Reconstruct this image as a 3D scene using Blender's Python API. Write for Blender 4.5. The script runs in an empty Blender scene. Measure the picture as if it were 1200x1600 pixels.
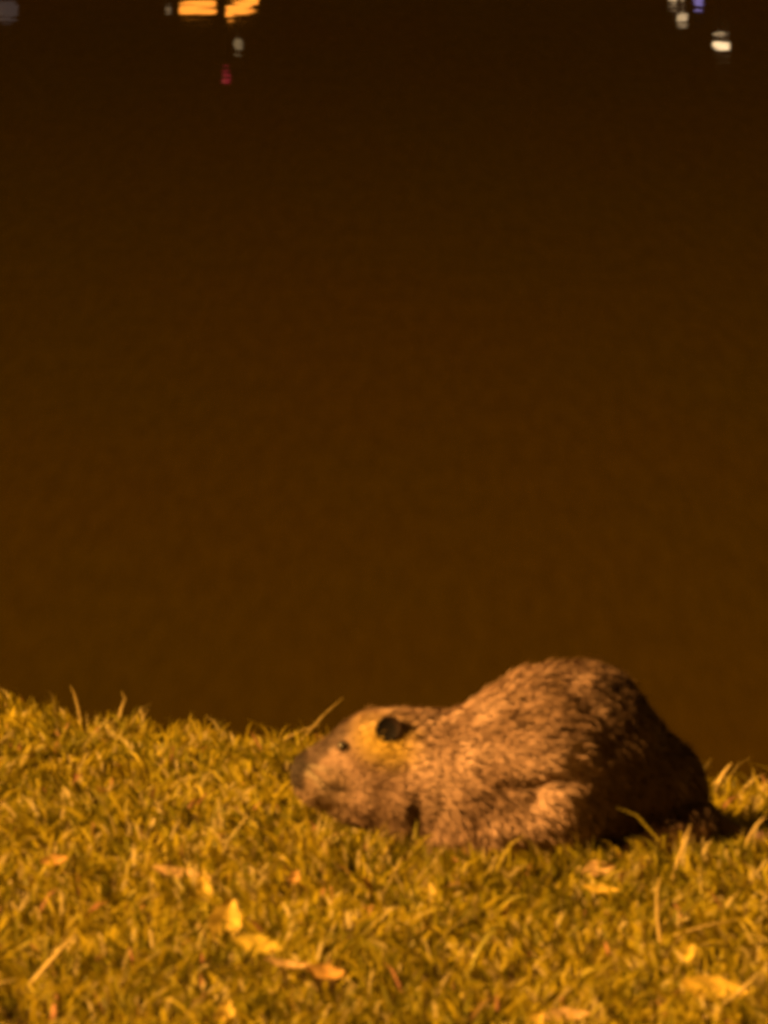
import bpy, math, random
import numpy as np
from mathutils import Vector

S = bpy.context.scene
C = S.collection
rng = np.random.default_rng(11)
random.seed(5)

# ------------------------------------------------------------------ camera
F = 10435.0                     # focal length in photo pixels (photo is 1200 wide)
PITCH = math.radians(8.6)
CAMZ = 1.6
cam = bpy.data.cameras.new('camera')
cam.sensor_fit = 'HORIZONTAL'
cam.sensor_width = 36
cam.lens = F / 1200 * 36
cam.clip_start = 0.1
cam.clip_end = 3000
cam.dof.use_dof = True
cam.dof.focus_distance = 16.0
cam.dof.aperture_fstop = 28
co = bpy.data.objects.new('camera', cam)
co.location = (0, 0, CAMZ)
co.rotation_euler = (math.pi / 2 - PITCH, 0, 0)
C.objects.link(co)
S.camera = co

# ------------------------------------------------------------------ light
SUN = Vector((-0.85, -0.28, 0.46)).normalized()      # direction towards the light
sd = bpy.data.lights.new('sun', 'SUN')
sd.energy = 5.0
sd.angle = math.radians(0.8)
sd.color = (1.0, 0.475, 0.095)
so = bpy.data.objects.new('sun', sd)
so.rotation_euler = SUN.to_track_quat('Z', 'Y').to_euler()
C.objects.link(so)

W = bpy.data.worlds.new('World')
S.world = W
W.use_nodes = True
nt = W.node_tree
nt.nodes.clear()
sky = nt.nodes.new('ShaderNodeTexSky')
sky.sky_type = 'NISHITA'
sky.sun_disc = False
sky.sun_elevation = math.asin(SUN.z)
sky.sun_rotation = math.atan2(SUN.x, SUN.y)
mul = nt.nodes.new('ShaderNodeMix')
mul.data_type = 'RGBA'
mul.blend_type = 'MULTIPLY'
mul.inputs[0].default_value = 1
mul.inputs[7].default_value = (0.34, 0.12, 0.014, 1)    # town glow on the night sky
bg = nt.nodes.new('ShaderNodeBackground')
bg.inputs[1].default_value = 0.05
wo = nt.nodes.new('ShaderNodeOutputWorld')
nt.links.new(sky.outputs[0], mul.inputs[6])
nt.links.new(mul.outputs[2], bg.inputs[0])
nt.links.new(bg.outputs[0], wo.inputs[0])

S.view_settings.view_transform = 'Standard'
S.view_settings.look = 'None'
S.view_settings.exposure = 1.55
S.view_settings.gamma = 1
S.render.engine = 'CYCLES'
S.cycles.pixel_filter_type = 'BLACKMAN_HARRIS'
S.cycles.filter_width = 4.0

# ------------------------------------------------------------------ helpers
def hash3(ix, iy, iz, seed):
    h = (ix * 374761393 + iy * 668265263 + iz * 2147483647 + seed * 1274126177) & 0xFFFFFFFF
    h = ((h ^ (h >> 13)) * 1274126177) & 0xFFFFFFFF
    h = (h ^ (h >> 16)) & 0xFFFFFF
    return h / float(0xFFFFFF)

def noise3(p, scale, seed=0):
    """value noise -1..1 of points p (N,3)"""
    q = np.asarray(p, float) * scale
    i = np.floor(q).astype(np.int64)
    f = q - i
    f = f * f * (3 - 2 * f)
    r = 0
    for dx in (0, 1):
        wx = f[:, 0] if dx else 1 - f[:, 0]
        for dy in (0, 1):
            wy = f[:, 1] if dy else 1 - f[:, 1]
            for dz in (0, 1):
                wz = f[:, 2] if dz else 1 - f[:, 2]
                r = r + wx * wy * wz * hash3(i[:, 0] + dx, i[:, 1] + dy, i[:, 2] + dz, seed)
    return r * 2 - 1

def smooth(a, b, x):
    t = np.clip((x - a) / (b - a), 0, 1)
    return t * t * (3 - 2 * t)

def norm(v):
    return v / np.maximum(np.linalg.norm(v, axis=-1, keepdims=True), 1e-9)

def tag(o, label=None, cat=None, group=None, kind=None):
    if label: o['label'] = label
    if cat: o['category'] = cat
    if group: o['group'] = group
    if kind: o['kind'] = kind
    return o

def link(name, me, mat=None, parent=None, loc=None):
    o = bpy.data.objects.new(name, me)
    if mat: me.materials.append(mat)
    C.objects.link(o)
    if parent: o.parent = parent
    if loc is not None: o.location = loc
    return o

def np_mesh(name, verts, faces, smooth_shade=True, cols=None, normals=None):
    """faces: (N,k) int array or list of such arrays"""
    me = bpy.data.meshes.new(name)
    if not isinstance(faces, list): faces = [faces]
    faces = [f for f in faces if len(f)]
    nl = sum(f.size for f in faces); nf = sum(len(f) for f in faces)
    me.vertices.add(len(verts)); me.loops.add(nl); me.polygons.add(nf)
    me.vertices.foreach_set('co', np.ascontiguousarray(verts, dtype=np.float32).ravel())
    me.loops.foreach_set('vertex_index', np.concatenate([f.ravel() for f in faces]).astype(np.int32))
    tot = np.concatenate([np.full(len(f), f.shape[1], np.int32) for f in faces])
    st = np.concatenate([[0], np.cumsum(tot)[:-1]]).astype(np.int32)
    me.polygons.foreach_set('loop_start', st)
    me.polygons.foreach_set('loop_total', tot)
    me.polygons.foreach_set('use_smooth', np.full(nf, smooth_shade))
    me.update(calc_edges=True)
    me.validate()
    if cols is not None:
        a = me.color_attributes.new('Col', 'FLOAT_COLOR', 'POINT')
        cc = np.ones((len(verts), 4), np.float32); cc[:, :3] = cols
        a.data.foreach_set('color', cc.ravel())
    if normals is not None:
        me.normals_split_custom_set_from_vertices(normals.tolist())
    return me

def mat(name, col=(.5, .5, .5), rough=.6, attr=False, spec=.3, bump=None, var=None, emit=None, coat=0, transl=0):
    m = bpy.data.materials.new(name)
    m.use_nodes = True
    n = m.node_tree.nodes; l = m.node_tree.links
    b = n['Principled BSDF']
    b.inputs['Base Color'].default_value = (*col, 1)
    b.inputs['Roughness'].default_value = rough
    b.inputs['Specular IOR Level'].default_value = spec
    b.inputs['Coat Weight'].default_value = coat
    src = None
    if attr:
        a = n.new('ShaderNodeAttribute'); a.attribute_name = 'Col'
        src = a.outputs['Color']
    if var:
        scale, amount = var
        tc = n.new('ShaderNodeTexCoord')
        nz = n.new('ShaderNodeTexNoise'); nz.inputs['Scale'].default_value = scale; nz.inputs['Detail'].default_value = 5
        l.new(tc.outputs['Object'], nz.inputs['Vector'])
        mr = n.new('ShaderNodeMapRange')
        mr.inputs[1].default_value = .3; mr.inputs[2].default_value = .7
        mr.inputs[3].default_value = 1 - amount; mr.inputs[4].default_value = 1 + amount
        l.new(nz.outputs['Fac'], mr.inputs[0])
        mx = n.new('ShaderNodeVectorMath'); mx.operation = 'SCALE'
        if src: l.new(src, mx.inputs[0])
        else: mx.inputs[0].default_value = col
        l.new(mr.outputs[0], mx.inputs['Scale'])
        src = mx.outputs[0]
    if src: l.new(src, b.inputs['Base Color'])
    if bump:
        scale, dist = bump
        tc = n.new('ShaderNodeTexCoord')
        nz = n.new('ShaderNodeTexNoise'); nz.inputs['Scale'].default_value = scale; nz.inputs['Detail'].default_value = 4
        l.new(tc.outputs['Object'], nz.inputs['Vector'])
        bp = n.new('ShaderNodeBump'); bp.inputs['Distance'].default_value = dist
        l.new(nz.outputs['Fac'], bp.inputs['Height'])
        l.new(bp.outputs[0], b.inputs['Normal'])
    if emit:
        b.inputs['Emission Color'].default_value = (*emit[0], 1)
        b.inputs['Emission Strength'].default_value = emit[1]
    if transl:
        t = n.new('ShaderNodeBsdfTranslucent')
        if src: l.new(src, t.inputs[0])
        else: t.inputs[0].default_value = (*col, 1)
        ms = n.new('ShaderNodeMixShader'); ms.inputs[0].default_value = transl
        l.new(b.outputs[0], ms.inputs[1]); l.new(t.outputs[0], ms.inputs[2])
        l.new(ms.outputs[0], n['Material Output'].inputs[0])
    return m

def ground_pt(px, py, z=0.0):
    """where the survey ray of a photo pixel meets height z"""
    a = PITCH + math.atan((py - 800) / F)
    Y = (CAMZ - z) / math.tan(a)
    d = math.hypot(Y, CAMZ - z)
    return (px - 600) / F * d * math.cos(a - PITCH), Y

WATER = -0.5
# ------------------------------------------------------------------ terrain
def edge_y(x):
    return 8.45 - 0.60 * x + 0.030 * np.sin(x * 9 + 1) + 0.018 * np.sin(x * 23 + 2)

def ground_h(x, y):
    x = np.asarray(x, float); y = np.asarray(y, float)
    p = np.stack([x, y, np.zeros_like(x)], -1).reshape(-1, 3)
    h = (0.010 * noise3(p, 5, 3) + 0.006 * noise3(p, 13, 4)).reshape(x.shape)
    h = h * (1 - 0.7 * np.exp(-(((x - .13) / .35) ** 2 + ((y - 7.9) / .2) ** 2)))
    far = np.clip(y - edge_y(np.clip(x, -3, 3)), 0, None)
    h = h - 1.4 * np.where(far > .04, far - .02, far * far / .08)
    return np.maximum(h, -1.3)

xs = np.unique(np.concatenate([np.linspace(-60, -2, 30), np.linspace(-2, 2, 161), np.linspace(2, 60, 30)]))
ys = np.unique(np.concatenate([np.linspace(-40, 5.5, 30), np.linspace(5.5, 10.6, 205)]))
X, Y = np.meshgrid(xs, ys)
Z = ground_h(X, Y)
nx = len(xs)
ii, jj = np.meshgrid(np.arange(len(ys) - 1), np.arange(nx - 1), indexing='ij')
a = (ii * nx + jj).ravel()
q = np.stack([a, a + 1, a + nx + 1, a + nx], 1)
m_soil = mat('soil', (.055, .036, .012), .95, spec=.05, bump=(60, .01), var=(18, .5))
tag(link('ground', np_mesh('ground', np.stack([X, Y, Z], -1).reshape(-1, 3), q), m_soil), kind='structure')

# water: one murky sheet with very low ripples
m_w = mat('river_water', (.060, .026, .0012), .012, spec=.5)
b = m_w.node_tree.nodes['Principled BSDF']; b.inputs['IOR'].default_value = 1.33
n = m_w.node_tree.nodes; l = m_w.node_tree.links
tc = n.new('ShaderNodeTexCoord')
mp = n.new('ShaderNodeMapping'); mp.inputs['Scale'].default_value = (1.1, .6, 1)
nz = n.new('ShaderNodeTexNoise'); nz.inputs['Scale'].default_value = 3.0; nz.inputs['Detail'].default_value = 2.0
bp = n.new('ShaderNodeBump'); bp.inputs['Distance'].default_value = .0005
l.new(tc.outputs['Object'], mp.inputs[0]); l.new(mp.outputs[0], nz.inputs['Vector'])
l.new(nz.outputs['Fac'], bp.inputs['Height'])
# silt laden water: diffuse murk under a Fresnel surface
df = n.new('ShaderNodeBsdfDiffuse')
df.inputs[0].default_value = (.060, .034, .0012, 1)
nz2 = n.new('ShaderNodeTexNoise'); nz2.inputs['Scale'].default_value = 1.3; nz2.inputs['Detail'].default_value = 3
mp2 = n.new('ShaderNodeMapping'); mp2.inputs['Scale'].default_value = (1.0, .25, 1)
mc = n.new('ShaderNodeMix'); mc.data_type = 'RGBA'
mc.inputs[6].default_value = (.045, .025, .0011, 1); mc.inputs[7].default_value = (.037, .027, .0002, 1)
# murk colour gets darker with distance from the near bank
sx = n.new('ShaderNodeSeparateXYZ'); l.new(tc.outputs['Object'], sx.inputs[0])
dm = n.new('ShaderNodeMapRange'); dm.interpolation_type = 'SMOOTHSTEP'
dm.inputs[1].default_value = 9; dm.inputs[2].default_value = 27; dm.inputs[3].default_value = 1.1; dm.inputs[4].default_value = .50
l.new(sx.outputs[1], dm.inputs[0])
nz3 = n.new('ShaderNodeTexNoise'); nz3.inputs['Scale'].default_value = 26; nz3.inputs['Detail'].default_value = 3
mp3 = n.new('ShaderNodeMapping'); mp3.inputs['Scale'].default_value = (1.0, .12, 1)
l.new(tc.outputs['Object'], mp3.inputs[0]); l.new(mp3.outputs[0], nz3.inputs['Vector'])
m3 = n.new('ShaderNodeMapRange'); m3.inputs[1].default_value = .25; m3.inputs[2].default_value = .75; m3.inputs[3].default_value = .88; m3.inputs[4].default_value = 1.12
l.new(nz3.outputs['Fac'], m3.inputs[0])
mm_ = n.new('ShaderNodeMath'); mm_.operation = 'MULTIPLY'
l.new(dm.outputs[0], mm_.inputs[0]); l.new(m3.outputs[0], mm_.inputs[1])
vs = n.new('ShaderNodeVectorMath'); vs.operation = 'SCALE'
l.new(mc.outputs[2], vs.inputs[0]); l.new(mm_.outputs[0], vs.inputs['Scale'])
l.new(tc.outputs['Object'], mp2.inputs[0]); l.new(mp2.outputs[0], nz2.inputs['Vector'])
l.new(nz2.outputs['Fac'], mc.inputs[0]); l.new(vs.outputs[0], df.inputs[0])
gl = n.new('ShaderNodeBsdfGlossy'); gl.inputs['Roughness'].default_value = .012; gl.inputs[0].default_value = (1, 1, 1, 1)
fr = n.new('ShaderNodeFresnel'); fr.inputs[0].default_value = 1.33
mx = n.new('ShaderNodeMixShader')
l.new(bp.outputs[0], gl.inputs['Normal']); l.new(bp.outputs[0], fr.inputs['Normal'])
l.new(fr.outputs[0], mx.inputs[0]); l.new(df.outputs[0], mx.inputs[1]); l.new(gl.outputs[0], mx.inputs[2])
l.new(mx.outputs[0], n['Material Output'].inputs[0])
wv = np.array([[-400, 8.5, WATER], [400, 8.5, WATER], [400, 300, WATER], [-400, 300, WATER],
               [-400, 6, WATER], [400, 6, WATER]], float)
tag(link('water', np_mesh('water', wv, np.array([[0, 1, 2, 3], [4, 5, 1, 0]])), m_w), kind='structure')

# far bank: unseen slope, raised high to keep sky glow out of the river's reflection
bx = np.linspace(-400, 400, 161); prof = [(76, -1.5), (78, .1), (84, .5), (96, 1.0), (106, 9), (120, 19), (140, 26), (300, 34)]
P = []
for k, (yy, zz) in enumerate(prof):
    wob = (1.6 * np.sin(bx * .11 + k) + .8 * np.sin(bx * .31 + 2 * k)) * (0 if k < 4 else 1)
    P.append(np.stack([bx, np.full_like(bx, yy), zz + wob], -1))
P = np.concatenate(P); nb = len(bx)
ii, jj = np.meshgrid(np.arange(len(prof) - 1), np.arange(nb - 1), indexing='ij')
a = (ii * nb + jj).ravel()
m_far = mat('dark_wooded_slope', (.001, .0008, .0005), 1, spec=0, bump=(.8, .3), var=(.3, .2))
tag(link('far_bank', np_mesh('far_bank', P, np.stack([a, a + 1, a + nb + 1, a + nb], 1)), m_far), kind='structure')

# ------------------------------------------------------------------ lamps on the far bank, mirrored in the water
def mirror_pt(px, py, Y):
    az = (px - 600) / F
    ang = PITCH + math.atan((py - 800) / F)
    hit = (CAMZ - WATER) / math.tan(ang)
    return az * Y, Y, WATER + (Y - hit) * math.tan(ang)

m_post = mat('black_painted_steel', (.0008, .0008, .0008), 1, spec=0, var=(20, .2))

def tube(pts, rad, seg=10, cap=True):
    pts = [Vector(p) for p in pts]
    if not hasattr(rad, '__len__'): rad = [rad] * len(pts)
    V, Fc = [], []
    for i, p in enumerate(pts):
        t = (pts[min(i + 1, len(pts) - 1)] - pts[max(i - 1, 0)]).normalized()
        u = t.cross(Vector((0.13, 0.98, 0.1))).normalized()
        if u.length < .1: u = t.orthogonal().normalized()
        w = t.cross(u)
        for k in range(seg):
            an = 2 * math.pi * k / seg
            V.append(p + (u * math.cos(an) + w * math.sin(an)) * rad[i])
    for i in range(len(pts) - 1):
        for k in range(seg):
            Fc.append((i * seg + k, i * seg + (k + 1) % seg, (i + 1) * seg + (k + 1) % seg, (i + 1) * seg + k))
    Fc = [np.array(Fc)]
    if cap:
        Fc.append(np.array([list(range(seg))[::-1], [(len(pts) - 1) * seg + k for k in range(seg)]]))
    return np.array([tuple(v) for v in V]), Fc

def ellipsoid(c, r, nu=24, nv=14):
    V, Fc = [], []
    for i in range(nv + 1):
        th = math.pi * i / nv
        th = min(max(th, .02), math.pi - .02)
        for j in range(nu):
            ph = 2 * math.pi * j / nu
            V.append((c[0] + r[0] * math.sin(th) * math.cos(ph), c[1] + r[1] * math.sin(th) * math.sin(ph), c[2] + r[2] * math.cos(th)))
    for i in range(nv):
        for j in range(nu):
            Fc.append((i * nu + j, (i + 1) * nu + j, (i + 1) * nu + (j + 1) % nu, i * nu + (j + 1) % nu))
    return np.array(V), np.array(Fc)

def far_lamp(px, py, Y, w, h, col, power, label, tilt=0, group=None):
    x, y, z = mirror_pt(px, py, Y)
    gz = float(np.interp(Y, [p[0] for p in prof], [p[1] for p in prof]))
    root = bpy.data.objects.new('street_lamp', None); C.objects.link(root); root.location = (x, y, gz)
    tag(root, label, 'street lamp', 'lamps along the far bank')
    hz = z - gz
    v, f = tube([(0, .9, 0), (0, .9, .5), (0, .9, hz + .05), (0, .5, hz + h * .5 + .04), (0, 0, hz + h * .5 + .05)], [.04, .035, .03, .02, .02])
    link('post', np_mesh('post', v, f), m_post, root)
    # lens under a shallow hood
    v, f = ellipsoid((0, 0, 0), (1, 1, 1))
    v = np.sign(v) * np.abs(v) ** (.6 if w > .38 else 1) * np.array([w / 2, min(w / 2, .1), h / 2]) + np.array([0, 0, hz])
    v[:, 2] += (v[:, 0]) * tilt
    mm = mat('lamp_glow', (.002, .002, .002), .5, spec=.05, emit=(col, power))
    link('lens', np_mesh('lens', v, f), mm, root)
    v, f = ellipsoid((0, .02, hz + h * .5 + .02), (w * .55, .12, .03))
    link('hood', np_mesh('hood', v, f), m_post, root)
    return root

OR = (1, .30, .03); WH = (1, .68, .36)
far_lamp(309, 11, 88, .50, .17, OR, .8, 'far lamp with broad orange lens, left of the pair mirrored at top left', -.08)
far_lamp(378, 9, 86, .42, .20, OR, .8, 'far lamp with tilted orange lens, right of the pair mirrored at top left', -.45)
far_lamp(263, 14, 90, .09, .09, WH, .07, 'tiny faint far lamp mirrored left of the two orange streaks')
far_lamp(372, 71, 87, .11, .11, (1, .7, .35), .09, 'small pale far lamp mirrored just below the orange streaks')
far_lamp(353, 120, 89, .13, .13, (.8, .03, .08), .12, 'small red far lamp, the only red glint on the water')
far_lamp(1128, 70, 88, .24, .13, WH, .75, 'bright white far lamp, lowest glint at top right', .15)
far_lamp(1066, 28, 86, .15, .11, WH, .3, 'dim pale far lamp mirrored above left of the bright white glint')
far_lamp(1056, 1, 90, .22, .12, WH, .45, 'cream far lamp mirrored at the top edge beside the violet one')
far_lamp(1091, 3, 89, .13, .14, (.45, .35, .9), .22, 'violet far lamp mirrored at the top edge')
far_lamp(8, 14, 87, .35, .35, (.35, .28, .26), .05, 'dull grey far lamp mirrored in the top left corner')

# ------------------------------------------------------------------ the coypu
U = 0.000762           # modelling unit: one photo pixel at the animal
YA = 7.85
SZ = 1.10               # height over length of the crouched body
BX = 0.0               # local x = (px-600) units, z above ground, y away from the viewer
PX = lambda x: x - 600

ELL = [  # centre (px, y, z), radii, blend
    ((908, 46, 137), (124, 112, 128), 1),
    ((1000, 72, 80), (106, 92, 82), 55),
    ((845, 10, 134), (115, 112, 126), 35),
    ((765, -5, 112), (105, 98, 100), 40),
    ((700, -12, 112), (80, 82, 84), 35),
    ((640, -22, 128), (70, 60, 72), 35),
    ((588, -28, 146), (66, 50, 57), 25),
    ((545, -34, 128), (55, 40, 46), 22),
    ((505, -40, 115), (44, 33, 37), 20),
    ((478, -43, 113), (25, 25, 29), 14),
    ((540, -36, 96), (62, 36, 38), 22),
    ((592, -46, 108), (58, 40, 50), 24),
    ((650, -35, 85), (60, 62, 62), 26),
    ((866, -42, 78), (66, 68, 78), 26),      # near thigh
    ((945, 85, 84), (90, 58, 80), 26),       # far thigh
    ((775, -42, 52), (100, 72, 54), 26),
    ((645, -38, 62), (62, 50, 58), 26),
    ((578, -34, 68), (60, 32, 32), 24),
    ((498, -42, 99), (34, 28, 28), 12),
    ((720, -62, 62), (42, 40, 58), 24),      # near shoulder / upper arm
    ((720, 55, 62), (42, 36, 58), 24),
]
CAP = [  # a, b, ra, rb, blend
    ((705, -74, 50), (672, -86, 16), 24, 13, 14),
    ((672, -86, 14), (645, -92, 9), 13, 9, 8),
    ((705, 62, 50), (668, 66, 16), 22, 13, 14),
    ((668, 66, 14), (640, 68, 9), 13, 9, 8),
    ((1085, 5, 36), (1045, -25, 26), 34, 29, 14),      # hind heel
    ((1045, -25, 24), (1000, -45, 15), 28, 18, 8),
    ((1000, -45, 14), (985, -52, 11), 17, 15, 8),
    ((1000, 110, 20), (930, 130, 12), 24, 14, 16),
    # tail
    ((1060, 80, 52), (1110, 60, 34), 42, 22, 22),
    ((1110, 60, 34), (1160, 20, 20), 22, 15, 8),
    ((1160, 20, 20), (1235, -2, 15), 15, 12, 6),
    ((1235, -2, 15), (1330, 10, 13), 12, 8, 6),
    ((1330, 10, 13), (1400, 70, 12), 8, 4, 5),
]
for k, dx in enumerate((-26, -12, 2, 14, 26)):            # near hind toes
    L = (30, 40, 42, 36, 24)[k]
    a0 = (984 + dx * .25, -54 + dx * -.35, 10)
    CAP.append((a0, (984 - L * .85, -58 - dx * .7 - L * .1, 7), 6.5, 4.5, 4))
for sy, yy in ((-1, -92), (1, 68)):
    for k in range(4):
        CAP.append(((647, yy + (k - 1.5) * 5, 8), (622 + abs(k - 1.5) * 3, yy + (k - 1.5) * 9, 5), 4.5, 3.2, 3))

ELL = [((c[0], c[1], c[2] + (8 if c[0] < 660 else 0)), r_, k) for c, r_, k in ELL]

def smin(a, b, k):
    h = np.clip(.5 + .5 * (b - a) / k, 0, 1)
    return b * (1 - h) + a * h - k * h * (1 - h)

def sdf(P):
    d = None
    for c, r, k in ELL:
        r = np.array(r, float); q_ = P - np.array((PX(c[0]), c[1], c[2]), float)
        k0 = np.linalg.norm(q_ / r, axis=-1); k1 = np.linalg.norm(q_ / (r * r), axis=-1)
        e = k0 * (k0 - 1) / np.maximum(k1, 1e-6)
        e = np.where(k0 < .05, -r.min(), e)
        d = e if d is None else smin(d, e, k)
    for a_, b_, ra, rb, k in CAP:
        a_ = np.array((PX(a_[0]), a_[1], a_[2]), float); b_ = np.array((PX(b_[0]), b_[1], b_[2]), float)
        ab = b_ - a_
        t = np.clip(((P - a_) @ ab) / (ab @ ab), 0, 1)
        e = np.linalg.norm(P - a_ - t[..., None] * ab, axis=-1) - (ra + (rb - ra) * t)
        d = smin(d, e, k)
    return d

def fur_mask(P):
    """1 on furred skin, 0 on tail, feet, nose"""
    x = P[:, 0] + 600
    m = smooth(1128, 1095, x + 0 * x)
    m = np.where((P[:, 2] < 48) & (x > 955) & (P[:, 1] < 0) & (P[:, 2] < 60 - .3 * np.abs(P[:, 1])), .12, m)
    m = m * np.where(x < 468, smooth(452, 468, x), 1)
    m = m * np.where((x < 662) & (P[:, 2] < 18), 0, 1)
    return m

STEP = 5.0
lo = np.array([PX(440), -260, -6.]); hi = np.array([PX(1410), 165, 295.])
gx, gy, gz = [np.arange(lo[i], hi[i] + STEP, STEP) for i in range(3)]
shape = (len(gx), len(gy), len(gz))
G = np.stack(np.meshgrid(gx, gy, gz, indexing='ij'), -1).reshape(-1, 3)
D = np.concatenate([sdf(ch) for ch in np.array_split(G, 20)])
# low folds of the loose wet coat on the flank
far_mask = smooth(690, 800, G[:, 0] + 600) * smooth(1100, 1040, G[:, 0] + 600) * smooth(20, 50, G[:, 2])
D = D + far_mask * smooth(290, 200, G[:, 2]) * (5.0 * noise3(G * np.array([1, .8, 1.3]), 1 / 55, 21) + 3.0 * noise3(G * np.array([1.0, .8, 1.6]), 1 / 26, 22))
# creases: elbow / flank line and behind the jaw
def crease(cx, cz, w, h, depth, tilt=0):
    dx = G[:, 0] + 600 - cx; dz = G[:, 2] - cz - tilt * dx
    return depth * np.exp(-(dx / w) ** 2 - (dz / h) ** 2) * smooth(-20, -60, G[:, 1])
D += crease(845, 118, 50, 9, 11, .05)
D += crease(820, 225, 45, 8, 7, .2) * 1
D += crease(905, 232, 30, 9, 8, -.3)
D += crease(648, 70, 12, 30, 10, 0)
D += crease(520, 106, 34, 4.5, 5, -.12)       # mouth line
D = D.reshape(shape)

def surface_nets(D, org, h):
    s = D < 0
    nx, ny, nz_ = D.shape
    cnt = np.zeros((nx - 1, ny - 1, nz_ - 1)); acc = np.zeros((nx - 1, ny - 1, nz_ - 1, 3))
    corners = [(i, j, k) for i in (0, 1) for j in (0, 1) for k in (0, 1)]
    def sub(A, c): return A[c[0]:nx - 1 + c[0], c[1]:ny - 1 + c[1], c[2]:nz_ - 1 + c[2]]
    for c in corners:
        for ax in range(3):
            if c[ax]: continue
            e = list(c); e[ax] = 1
            A, B = sub(D, c), sub(D, e)
            m = (A < 0) != (B < 0)
            t = np.where(m, A / np.where(m, A - B, 1), 0)
            for k in range(3):
                acc[..., k] += m * (c[k] + (t if k == ax else 0))
            cnt += m
    act = cnt > 0
    idx = -np.ones(act.shape, np.int64); idx[act] = np.arange(act.sum())
    base = np.stack(np.nonzero(act), -1)
    V = org + (base + acc[act] / cnt[act][:, None]) * h
    Q = []
    for ax in range(3):
        o1, o2 = [(1, 2), (2, 0), (0, 1)][ax]
        sl0 = [slice(1, n_ - 1) for n_ in D.shape]; sl1 = list(sl0)
        sl0[ax] = slice(0, D.shape[ax] - 1); sl1[ax] = slice(1, D.shape[ax])
        A, B = s[tuple(sl0)], s[tuple(sl1)]
        for flip, M in ((False, A & ~B), (True, ~A & B)):
            p = np.stack(np.nonzero(M), -1)
            for k in range(3):
                if k != ax: p[:, k] += 1
            def g(d1, d2):
                w = p.copy(); w[:, o1] -= d1; w[:, o2] -= d2
                return idx[w[:, 0], w[:, 1], w[:, 2]]
            qd = np.stack([g(1, 1), g(0, 1), g(0, 0), g(1, 0)], 1)
            Q.append(qd[:, ::-1] if flip else qd)
    return V, np.concatenate(Q)

BV, BQ = surface_nets(D, lo, STEP)
def grad(P):
    e = 1.5
    return norm(np.stack([sdf(P + np.eye(3)[i] * e) - sdf(P - np.eye(3)[i] * e) for i in range(3)], -1))

# smooth once over neighbours
for _ in range(2):
    acc = np.zeros_like(BV); c_ = np.zeros(len(BV))
    for a_, b_ in ((0, 1), (1, 2), (2, 3), (3, 0)):
        np.add.at(acc, BQ[:, a_], BV[BQ[:, b_]]); np.add.at(c_, BQ[:, a_], 1)
        np.add.at(acc, BQ[:, b_], BV[BQ[:, a_]]); np.add.at(c_, BQ[:, b_], 1)
    BV = BV * .55 + .45 * acc / c_[:, None]

def coat(P, jitter=0):
    """fur colour of the animal by place on its body, with painted shade and sheen"""
    x = P[:, 0] + 600; y = P[:, 1]; z = P[:, 2]
    base = np.array([.31, .20, .155]); dark = np.array([.14, .085, .05]); pale = np.array([.66, .46, .38])
    t = noise3(P * np.array([1, 1, .8]), 1 / 42, 5) * .8 + noise3(P * [1, 1, .7], 1 / 20, 6) * .6 + jitter
    c = base + np.clip(t, 0, 1)[:, None] * (pale - base) * 1.0 + np.clip(-t, 0, 1)[:, None] * (dark - base)
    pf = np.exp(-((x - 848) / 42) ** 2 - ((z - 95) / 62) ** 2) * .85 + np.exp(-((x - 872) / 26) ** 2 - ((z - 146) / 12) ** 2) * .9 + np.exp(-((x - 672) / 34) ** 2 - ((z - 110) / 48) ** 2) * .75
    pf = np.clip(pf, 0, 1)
    pf = (pf * smooth(-10, -50, y))[:, None]  # bright wet sheen on near flank and shoulder, painted into the coat
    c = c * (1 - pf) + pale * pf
    # unlit side of the rump: shade put into the coat colour
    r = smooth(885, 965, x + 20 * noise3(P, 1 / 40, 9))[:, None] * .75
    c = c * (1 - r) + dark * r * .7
    # ochre patch round the ear
    z = z - 8
    e = np.exp(-(((x - 598) / 44) ** 2 + ((z - 165 + .15 * (x - 600)) / 30) ** 2) ** 1.5) * smooth(-25, -45, y)
    e = e[:, None]
    c = c * (1 - e) + np.array([.70, .49, .10]) * e
    # pale muzzle, dark bridge of the nose
    m_ = (smooth(560, 520, x) * smooth(140, 112, z))[:, None] * .7
    c = c * (1 - m_) + np.array([.46, .33, .24]) * m_
    d_ = np.clip(smooth(480, 466, x) * smooth(88, 100, z) + smooth(-8, 4, z - (x - 470) * .75 - 118) * smooth(560, 530, x) * .75 + .8 * np.exp(-((x - 522) / 16) ** 2 - ((z - 99) / 5) ** 2), 0, 1)[:, None]
    c = c * (1 - d_) + np.array([.05, .035, .03]) * d_
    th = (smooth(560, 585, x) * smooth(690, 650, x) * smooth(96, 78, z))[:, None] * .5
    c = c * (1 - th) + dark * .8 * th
    return c

fm = fur_mask(BV)
skin = np.tile(np.array([.42, .26, .21]), (len(BV), 1)) * (1 + .25 * noise3(BV, 1 / 8, 2))[:, None]
skin[BV[:, 0] + 600 > 1118] *= .4
nose = (BV[:, 0] + 600 < 466)
skin[nose] = (.03, .022, .02)
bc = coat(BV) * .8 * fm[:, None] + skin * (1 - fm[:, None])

nut = bpy.data.objects.new('coypu', None); C.objects.link(nut)
nut.location = (0, YA, 0)
tag(nut, 'brown furred coypu crouching at the grassy bank edge, head low and facing left', 'coypu')

def W_(v): return np.asarray(v, float) * U * np.array([1, 1, SZ])
m_skin = mat('coypu_hide', attr=True, rough=.7, spec=.25, bump=(160, .003))
link('body', np_mesh('body', W_(BV), BQ, cols=bc), m_skin, nut)

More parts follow.
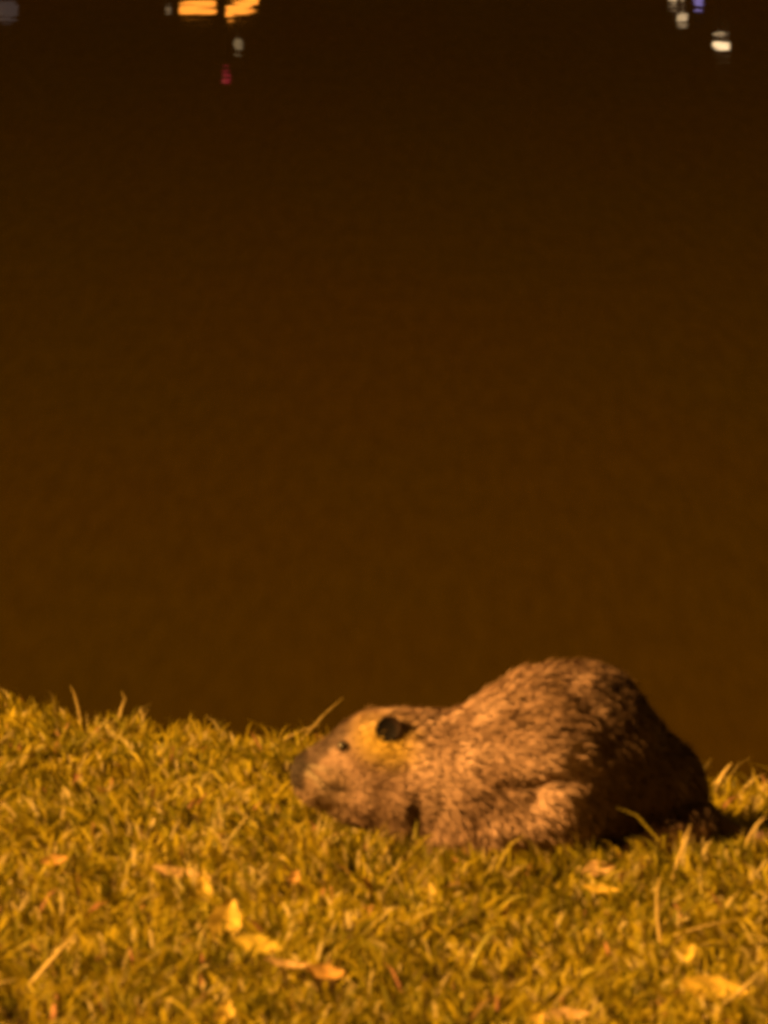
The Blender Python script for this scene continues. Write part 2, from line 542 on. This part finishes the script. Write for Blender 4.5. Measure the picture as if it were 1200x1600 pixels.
# surface sampling for the fur
tri = np.concatenate([BQ[:, [0, 1, 2]], BQ[:, [0, 2, 3]]])
A_, B_, C_ = BV[tri[:, 0]], BV[tri[:, 1]], BV[tri[:, 2]]
cr = np.cross(B_ - A_, C_ - A_); area = np.linalg.norm(cr, axis=1) / 2
vn = np.zeros_like(BV)
for k in range(3): np.add.at(vn, tri[:, k], cr)
vn = norm(vn)
def sample(n_):
    t = rng.choice(len(tri), n_, p=area / area.sum())
    u, v = rng.random(n_), rng.random(n_); fl = u + v > 1; u[fl] = 1 - u[fl]; v[fl] = 1 - v[fl]
    w = 1 - u - v
    P = A_[t] * w[:, None] + B_[t] * u[:, None] + C_[t] * v[:, None]
    N = norm(vn[tri[t, 0]] * w[:, None] + vn[tri[t, 1]] * u[:, None] + vn[tri[t, 2]] * v[:, None])
    return P, N

def make_fur(name, count, lmin, lmax, width, lift, material, bright=1.0, seed=0):
    P, N = sample(count)
    keep = (rng.random(count) < fur_mask(P)) & (P[:, 2] > 8)
    # bare round the ear opening and the eye
    x = P[:, 0] + 600
    near_eye = (np.hypot(x - 536, P[:, 2] - 146) < 10) | ((np.hypot(x - 607, P[:, 2] - 191) < 19) & (P[:, 1] < -30))
    keep &= ~near_eye
    P, N = P[keep], N[keep]; n_ = len(P); x = P[:, 0] + 600
    # nap runs from nose to rump and down the sides
    flow = np.stack([np.ones(n_), .12 * noise3(P, 1 / 60, 31 + seed), -.35 + .55 * noise3(P * [1, 1, .6], 1 / 48, 30)], -1)
    flow[:, 2] -= smooth(880, 1080, x) * 1.2
    flow[:, 2] -= smooth(640, 700, x) * smooth(120, 60, P[:, 2]) * .9
    T = norm(flow - (flow * N).sum(1)[:, None] * N)
    # tufts: strands lean towards the centre of their clump
    cl = np.floor(P / 13 + .25 * noise3(P, 1 / 20, 77)[:, None])
    hc = np.stack([hash3(*(cl.astype(np.int64).T), 50 + k) for k in range(3)], -1) - .5
    side = np.cross(N, T)
    lf = lift * (.6 + .8 * rng.random(n_)) + .18 * hc[:, 2]
    dirn = norm(T + N * lf[:, None] + side * (.40 * hc[:, 0] + .22 * rng.normal(size=n_))[:, None])
    ln = (lmin + (lmax - lmin) * rng.random(n_)) * (1 + .35 * hc[:, 1])
    ln = ln * (.48 + .52 * smooth(530, 700, x)) * (1 - .3 * smooth(60, 20, P[:, 2]))
    tip = P + dirn * ln[:, None] - N * (ln * .12)[:, None]
    mid = P + dirn * (ln * .55)[:, None] + N * (ln * .06)[:, None]
    wd = norm(np.cross(dirn, norm(N + .8 * rng.normal(size=(n_, 3))))) * (width * (.6 + .7 * rng.random(n_)) * (.6 + .4 * smooth(520, 700, x)))[:, None]
    root = P - N * 1.5
    V = np.stack([root - wd, root + wd, mid + wd * .8, mid - wd * .8, tip], 1).reshape(-1, 3)
    i = np.arange(n_)[:, None] * 5
    quads = np.concatenate([i, i + 1, i + 2, i + 3], 1); tris = np.concatenate([i + 3, i + 2, i + 4], 1)
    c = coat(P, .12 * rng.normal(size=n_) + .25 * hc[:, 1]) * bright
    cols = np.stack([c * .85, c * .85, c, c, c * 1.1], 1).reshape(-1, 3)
    nn = norm(N * 1.0 + .25 * rng.normal(size=(n_, 3)) + .6 * (dirn * 0 + side * hc[:, 0:1]))
    nrm = np.repeat(nn, 5, 0)
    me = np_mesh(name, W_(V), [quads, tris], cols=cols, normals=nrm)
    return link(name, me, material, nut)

m_fur = mat('fur', attr=True, rough=.65, spec=.2)
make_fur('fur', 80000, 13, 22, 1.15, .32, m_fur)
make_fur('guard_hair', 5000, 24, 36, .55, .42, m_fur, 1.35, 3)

# ray from the camera to the skin, to seat eye, ear and whiskers on the head
def on_skin(px, py, push=0):
    o = np.array([0, -YA, CAMZ / SZ]) / U
    d = np.array([(px - 600) / F, 0, 0]) + np.array([0, math.cos(PITCH), -math.sin(PITCH)]) + (800 - py) / F * np.array([0, math.sin(PITCH), math.cos(PITCH)])
    d[2] /= SZ
    d = d / np.linalg.norm(d)
    t = (YA / U - 330) / d[1]
    for _ in range(200):
        s_ = float(sdf((o + d * t)[None])[0])
        t += s_ * .7
        if s_ < .2: break
    p = o + d * t
    nn = grad(p[None])[0]
    return p + nn * push, nn

def frame(nn, up=(0, 0, 1)):
    w = Vector(nn); u = Vector(up).cross(w).normalized(); v = w.cross(u)
    return np.array([u, v, w])

# eye: glossy bead in a dark lid
p, nn = on_skin(536, 1167, 1.0)
M = frame(nn)
v, f = ellipsoid((0, 0, 0), (12, 9.5, 6), 20, 12)
link('eyelid', np_mesh('eyelid', W_(v @ M + p - nn * 2.5), f), mat('dark_lid', (.04, .025, .018), .7), nut)
v, f = ellipsoid((0, 0, 0), (8, 7.5, 8), 20, 12)
link('eye', np_mesh('eye', W_(v @ M + p), f), mat('eye_gloss', (.006, .004, .004), .22, spec=1.0, coat=1), nut)

# ear: small round cup, dark inside, thin furred rim
p, nn = on_skin(607, 1142, 7.0)
nn = norm((nn + np.array([-.15, -1.6, -.1]))[None])[0]
M = frame(nn)
rings = [(2, -1), (8, -1), (14, 0), (18.5, 1.5), (20, 2.5), (21.5, 3), (22.5, 2), (23, 0), (22, -8), (17, -24)]
sg = 36
V = []
for r, hgt in rings:
    for k in range(sg):
        an = 2 * math.pi * k / sg
        wob = 1 + .05 * math.sin(2 * an + .6)
        hh = hgt * (.8 + .35 * math.cos(an - math.radians(20))) if hgt > 0 else hgt
        V.append((r * math.cos(an) * .98 * wob, r * math.sin(an) * .92 * wob, hh))
V = np.array(V) * .9
Fq = [np.array([(i * sg + k, i * sg + (k + 1) % sg, (i + 1) * sg + (k + 1) % sg, (i + 1) * sg + k) for i in range(len(rings) - 1) for k in range(sg)]),
      np.array([list(range(sg))[::-1]])]
rr = np.repeat([r for r, _ in rings], sg); rk = np.repeat(np.arange(len(rings)), sg)
an_ = np.tile(np.arange(sg) / sg * 2 * math.pi, len(rings))
rim = np.clip(np.cos(an_ - .5) * (rr - 9) / 12, 0, 1)[:, None]
ec = np.array([.006, .005, .006]) * (1 - rim) + np.array([.025, .012, .008]) * rim
link('ear', np_mesh('ear', W_(V @ M + p), Fq, cols=ec), mat('ear_skin', attr=True, rough=.8, spec=.15), nut)
# far ear, just a rim above the crown
# whiskers
m_wh = mat('whisker', (.6, .55, .45), .4)
for k in range(7):
    px0 = 476 + 4.5 * (k % 3); py0 = 1196 + 7 * (k // 3)
    p, nn = on_skin(px0, py0)
    L = random.uniform(38, 70)
    d = Vector((random.uniform(.2, .9), -1, random.uniform(-.6, .25))).normalized()
    pts = [Vector(p) + d * L * t + Vector((0, 0, -1)) * (9 * t * t) + Vector((1, 0, 0)) * 12 * t * t for t in (0, .33, .66, 1)]
    v, f = tube([tuple(W_(q_)) for q_ in pts], [.0002, .00018, .00013, .00006], 5)
    link('whisker', np_mesh('whisker', v, f), m_wh, nut)
# claws of the near hind foot
m_cl = mat('claw', (.10, .07, .05), .4)
for k, dx in enumerate((-26, -12, 2, 14, 26)):
    L = (30, 40, 42, 36, 24)[k]
    x0 = PX(984 - L * .85); y0 = -58 - dx * .7 - L * .1
    v, f = tube([tuple(W_(q_)) for q_ in ((x0 + 2, y0, 7), (x0 - 6, y0 - 1, 7), (x0 - 12, y0 - 2, 3))], [.0030, .0022, .0004], 8)
    link('claw', np_mesh('claw', v, f), m_cl, nut)

# ------------------------------------------------------------------ grass
def blades(n_, x, y, hmin, hmax, wmin, wmax, lean, bend, colf, drop=None, flat=0):
    z = ground_h(x, y)
    az = rng.random(n_) * 2 * math.pi
    p = np.stack([x, y, z], -1)
    patch = noise3(p, 7, 41) * .5 + noise3(p, 24, 42) * .8
    h = (hmin + (hmax - hmin) * rng.random(n_) ** 1.4) * (1 + .45 * patch)
    w = wmin + (wmax - wmin) * rng.random(n_)
    ln = lean * (.3 + rng.random(n_))
    # tufts fall together
    ga = 2 * math.pi * noise3(p, 12, 43)
    dx = np.cos(az) * .6 + np.cos(ga) * .6; dy = np.sin(az) * .6 + np.sin(ga) * .6
    L = np.stack([dx, dy, np.zeros(n_)], -1)
    face = rng.random(n_) * 2 * math.pi
    sd_ = np.stack([np.cos(face), np.sin(face) * .5, .25 * rng.normal(size=n_)], -1) * (w / 2)[:, None]
    up = np.array([0, 0, 1.])
    rows = []
    for t, wf in ((0, .8), (.35, 1), (.7, .75), (1, 0)):
        c = p + up * (h * t * (1 - flat * t * .5))[:, None] + L * (h * (ln * t + bend * t * t))[:, None]
        if t == 1:
            c[:, 2] -= h * .18 * bend * 2
            rows.append(c[:, None])
        else:
            rows.append(np.stack([c - sd_ * wf, c + sd_ * wf], 1))
    V = np.concatenate(rows, 1)          # 7 verts per blade
    V[:, 0:2, 2] -= .004
    i = np.arange(n_)[:, None] * 7
    quads = np.concatenate([np.concatenate([i, i + 1, i + 3, i + 2], 1), np.concatenate([i + 2, i + 3, i + 5, i + 4], 1)])
    tris = np.concatenate([i + 4, i + 5, i + 6], 1)
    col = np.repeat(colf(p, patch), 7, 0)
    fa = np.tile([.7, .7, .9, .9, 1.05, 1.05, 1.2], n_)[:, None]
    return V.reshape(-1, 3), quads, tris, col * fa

def grass_cols(p, patch):
    n_ = len(p)
    g = np.array([.31, .265, .012]); yl = np.array([.45, .36, .018]); dry = np.array([.56, .46, .20]); dk = np.array([.17, .155, .005]); pk = np.array([.55, .27, .16])
    t = rng.random(n_) + .28 * noise3(p, 9, 44) + .32 * noise3(p, 32, 45)
    c = np.where((t < .30)[:, None], dk, g)
    c = np.where((t > .62)[:, None], yl, c)
    c = np.where((rng.random(n_) < .13)[:, None], dry, c)
    c = np.where((rng.random(n_) < .012)[:, None], pk, c)
    return c * (.75 + .5 * rng.random(n_))[:, None]

def scatter(n_, x0, x1, y0, over=.06):
    x = x0 + (x1 - x0) * rng.random(n_); e = edge_y(x) + over
    y = y0 + (e - y0) * rng.random(n_)
    # nothing grows under the animal
    P = np.stack([x / U, (y - YA) / U, np.full(n_, 16.)], -1)
    keep = np.ones(n_, bool)
    nearm = (np.abs(y - YA) < .35) & (x > -.2) & (x < .7)
    keep[nearm] = sdf(P[nearm]) > 4
    return x[keep], y[keep]

parts = []
def addb(n_, args, **k):
    x, y = scatter(n_, *args)
    parts.append(blades(len(x), x, y, **k))
addb(40000, (-.85, .85, 6.55), hmin=.014, hmax=.036, wmin=.0026, wmax=.0062, lean=.75, bend=.5, colf=grass_cols)
addb(9000, (-.85, .85, 6.55), hmin=.010, hmax=.020, wmin=.005, wmax=.009, lean=1.0, bend=.6, colf=grass_cols)     # clover-like broad blades
addb(1800, (-.85, .85, 6.55), hmin=.035, hmax=.060, wmin=.0014, wmax=.0028, lean=.5, bend=.5, colf=grass_cols)
addb(25000, (-5, 5, 2.0), hmin=.018, hmax=.04, wmin=.003, wmax=.006, lean=.55, bend=.35, colf=grass_cols)
# long fringe on the brink
x = rng.uniform(-.8, .8, 700); y = edge_y(x) + rng.normal(size=700) * .03
k_ = sdf(np.stack([x / U, (y - YA) / U, np.full(700, 16.)], -1)) > 4
parts.append(blades(int(k_.sum()), x[k_], y[k_], .025, .055, .0016, .003, .45, .35, grass_cols))
# ranker grass under the muzzle and along the belly
x = rng.uniform(-.125, .33, 620); y = 7.70 + rng.normal(size=620) * .018 + np.where(x > .05, -.005, .075)
k_ = (sdf(np.stack([x / U, (y - YA) / U, np.full(620, 16.)], -1)) > 4) & ((x < .045) | (rng.random(620) < .3))
parts.append(blades(int(k_.sum()), x[k_], y[k_], .030, .058, .0024, .005, .4, .35, grass_cols))
# grass down the face of the bank
x = rng.uniform(-1.5, 1.5, 9000); y = edge_y(x) + rng.random(9000) * .3
parts.append(blades(9000, x, y, .02, .04, .002, .004, .5, .35, grass_cols))
VV, QQ, TT, CC = [], [], [], []
off = 0
for v, q_, t, c in parts:
    VV.append(v); QQ.append(q_ + off); TT.append(t + off); CC.append(c); off += len(v)
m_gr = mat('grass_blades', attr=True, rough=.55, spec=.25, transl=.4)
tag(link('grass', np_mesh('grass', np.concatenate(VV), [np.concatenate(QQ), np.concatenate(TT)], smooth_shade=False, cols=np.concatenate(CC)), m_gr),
    'short yellow green grass covering the bank', 'grass', kind='stuff')

# ------------------------------------------------------------------ fallen leaves and dry stalks
m_leafs = {'amber': mat('amber_leaf', (.62, .46, .08), .6, var=(90, .3), transl=.2),
           'yellow': mat('yellow_leaf', (.60, .47, .07), .6, var=(90, .3), transl=.2),
           'tan': mat('tan_leaf', (.58, .40, .20), .6, var=(90, .3), transl=.2),
           'rust': mat('rust_leaf', (.50, .30, .09), .6, var=(90, .3), transl=.2)}

def leaf(px, py, ln, wd, rot, tilt, curl, kind, label, z=.0155):
    """pointed blade with a raised midrib fold, ln and wd in photo pixels"""
    x, y = ground_pt(px, py, z)
    z = z + float(ground_h(np.array([x]), np.array([y]))[0])
    nu, nv = 12, 6
    V = []
    for i in range(nu + 1):
        t = i / nu
        hw = (math.sin(math.pi * min(max(t, .02), .985)) ** .75) * (1 - .25 * t) * wd / 2
        for j in range(nv + 1):
            s_ = j / nv * 2 - 1
            jag = 1 + .10 * math.sin(i * 2.4 + j)
            V.append(((t - .5) * ln, s_ * hw * jag, abs(s_) * hw * .35 + curl * ln * (t - .5) ** 2 + 1.2 * math.sin(i * 1.3 + j * .9)))
    V = np.array(V) * U
    # stand the leaf up towards the viewer, then spin it in that plane
    ca, sa = math.cos(rot), math.sin(rot)
    a_ = np.stack([V[:, 0] * ca - V[:, 1] * sa, V[:, 0] * sa + V[:, 1] * ca, V[:, 2]], -1)
    ct, st_ = math.cos(tilt), math.sin(tilt)
    R_ = np.stack([a_[:, 0], a_[:, 1] * ct - a_[:, 2] * st_ * 1, a_[:, 1] * st_ + a_[:, 2] * ct], -1)
    m = nv + 1
    f = np.array([(i * m + j, i * m + j + 1, (i + 1) * m + j + 1, (i + 1) * m + j) for i in range(nu) for j in range(nv)])
    # give it thickness
    nV = len(R_)
    V2 = np.concatenate([R_, R_ - np.array([0, -.0004, .0006])])
    f2 = np.concatenate([f, f[:, ::-1] + nV])
    root = link('fallen_leaf', np_mesh('fallen_leaf', V2, f2), m_leafs[kind], loc=(x, y, z))
    tag(root, label, 'leaf', 'dead leaves lying in the grass')
    return root

R = math.radians
leaf(352, 1440, 78, 56, R(75), R(60), .2, 'amber', 'broad amber leaf standing upright in the grass, the biggest at lower left')
leaf(318, 1382, 62, 30, R(95), R(55), .3, 'amber', 'amber leaf right under the long tan leaf at lower left')
leaf(285, 1362, 110, 20, R(-12), R(40), .2, 'tan', 'long narrow tan leaf lying across the grass above the amber leaves')
leaf(405, 1482, 74, 34, R(-14), R(50), .15, 'yellow', 'yellow leaf just right of and below the big upright amber leaf')
leaf(450, 1512, 70, 14, R(-10), R(40), .5, 'tan', 'narrow curled tan leaf between the yellow leaf and the rust leaf')
leaf(510, 1522, 62, 26, R(-10), R(50), .5, 'rust', 'small curled rust leaf at bottom centre left of the green stems')
leaf(352, 1588, 50, 32, R(80), R(60), .2, 'amber', 'amber leaf cut by the bottom edge of the picture')
leaf(84, 1352, 44, 22, R(10), R(50), .4, 'rust', 'small rust leaf in the grass near the left edge')
leaf(460, 1366, 28, 20, R(70), R(60), .4, 'rust', 'tiny pinkish rust leaf in the grass below the head')
leaf(672, 1395, 36, 24, R(100), R(60), .2, 'amber', 'small amber leaf standing in the grass below the forefeet')
leaf(938, 1398, 56, 18, R(-8), R(45), .2, 'amber', 'short flat amber leaf below the hind foot')
leaf(930, 1358, 62, 34, R(8), R(40), .1, 'tan', 'broad tan leaf lying just under the dark hind belly', .016)
leaf(1118, 1556, 100, 44, R(-12), R(55), .3, 'amber', 'wide amber leaf at lower right under the crossing dry stalk')
leaf(1072, 1490, 40, 26, R(60), R(55), .3, 'yellow', 'small yellow leaf above the wide amber leaf at lower right')
leaf(882, 1582, 70, 26, R(4), R(50), .2, 'tan', 'tan leaf at the bottom edge right of centre')
leaf(835, 1590, 44, 26, R(60), R(50), .2, 'amber', 'short amber leaf at the bottom edge beside the tan one')

m_st = mat('dry_stalk', (.42, .32, .12), .6, var=(60, .25))
m_sg = mat('pale_green_stalk', (.34, .32, .05), .6, var=(60, .25))
def stalk(pts, w, label, z0=.0, m=None, name='grass_stalk', z1=None):
    """flat tapering blade through photo-surveyed points, standing on the ground at the first"""
    x0, Y0 = ground_pt(pts[0][0], pts[0][1], z0)
    g0 = float(ground_h(np.array([x0]), np.array([Y0]))[0])
    P3 = []
    for (px, py, dy) in pts:
        Yp = Y0 + dy
        ang = PITCH + math.atan((py - 800) / F)
        P3.append((((px - 600) / F) * math.hypot(Yp, 1.6), Yp, CAMZ - Yp * math.tan(ang)))
    P3 = [Vector(p) for p in P3]
    P3.insert(0, P3[0] + Vector((0, 0, -.012 )))
    V = []
    n_ = len(P3)
    for i, p in enumerate(P3):
        t = (P3[min(i + 1, n_ - 1)] - P3[max(i - 1, 0)]).normalized()
        sx = t.cross(Vector((.2, 1, .15))).normalized()
        ww = w * U / 2 * .8 * (1 - .85 * (i / (n_ - 1)) ** 2)
        V += [p - sx * ww, p + Vector((0, -ww * .5, 0)), p + sx * ww, p + Vector((0, ww * .3, 0))]
    f = [(i * 4 + k, i * 4 + (k + 1) % 4, i * 4 + 4 + (k + 1) % 4, i * 4 + 4 + k) for i in range(n_ - 1) for k in range(4)]
    V = np.array([tuple(v - Vector((x0, Y0, g0))) for v in V])
    o = link(name, np_mesh(name, V, np.array(f)), m or m_st, loc=(x0, Y0, g0))
    tag(o, label, 'grass stalk', 'long dry stalks in the grass')

stalk([(1032, 1480, 0), (1026, 1430, 0), (1025, 1392, 0), (1030, 1370, 0)], 9, 'upright pale stalk in the grass below the tail')
stalk([(1050, 1375, 0), (1060, 1340, 0), (1072, 1305, 0), (1078, 1288, .01)], 8, 'thin stalk crossing in front of the hind end beside the tail')
stalk([(1160, 1345, 0), (1168, 1312, 0), (1180, 1290, 0), (1196, 1276, 0)], 8, 'stalk bending right at the right edge above the tail')
stalk([(40, 1552, 0), (70, 1515, 0), (100, 1480, 0), (118, 1462, 0)], 13, 'thick leaning dry stalk near the left bottom corner')
stalk([(1010, 1480, 0), (1060, 1460, 0), (1100, 1447, 0), (1152, 1436, 0)], 8, 'leaning dry stalk above the wide amber leaf at lower right')
stalk([(1095, 1598, 0), (1130, 1572, 0), (1160, 1545, 0), (1174, 1528, 0)], 15, 'broad dry stalk crossing the wide amber leaf at lower right')
stalk([(1062, 1540, 0), (1100, 1532, 0), (1140, 1524, 0), (1166, 1515, 0)], 8, 'thin dry stalk lying just above the wide amber leaf at lower right')
stalk([(600, 1395, 0), (612, 1372, 0), (622, 1352, 0), (628, 1338, 0)], 7, 'short stalk in front of the forefeet')
stalk([(648, 1352, -.0), (650, 1318, 0), (649, 1298, 0), (652, 1282, 0)], 6, 'green stalk standing against the throat', m=m_sg)
stalk([(730, 1530, 0), (745, 1490, 0), (760, 1465, 0), (775, 1450, 0)], 8, 'leaning stalk in the grass at bottom centre', m=m_sg)
stalk([(455, 1172, .0), (480, 1146, 0), (505, 1118, 0), (536, 1090, 0)], 4, 'long thin stalk rising behind the muzzle over dark water')
stalk([(430, 1175, 0), (450, 1152, 0), (475, 1140, 0), (500, 1132, 0)], 6, 'low bent stalk on the brink left of the head')
stalk([(1108, 1262, 0), (1118, 1232, 0), (1130, 1208, 0), (1142, 1192, 0)], 14, 'broad pale stalk on the brink right of the hind end')
stalk([(1150, 1262, 0), (1158, 1240, 0), (1168, 1226, 0), (1178, 1220, 0)], 9, 'short pale stalk on the brink near the right edge')
stalk([(126, 1125, 0), (122, 1104, 0), (117, 1086, 0), (110, 1070, 0)], 6, 'pinkish stalk standing tallest on the brink at left')
stalk([(186, 1128, 0), (190, 1108, 0), (196, 1092, 0), (190, 1080, 0)], 7, 'stubby stalk on the brink right of the tallest one')
stalk([(500, 1262, -.05), (482, 1250, -.05), (466, 1240, -.05), (448, 1228, -.05)], 8, 'pale stalk held at the mouth, pointing up left')
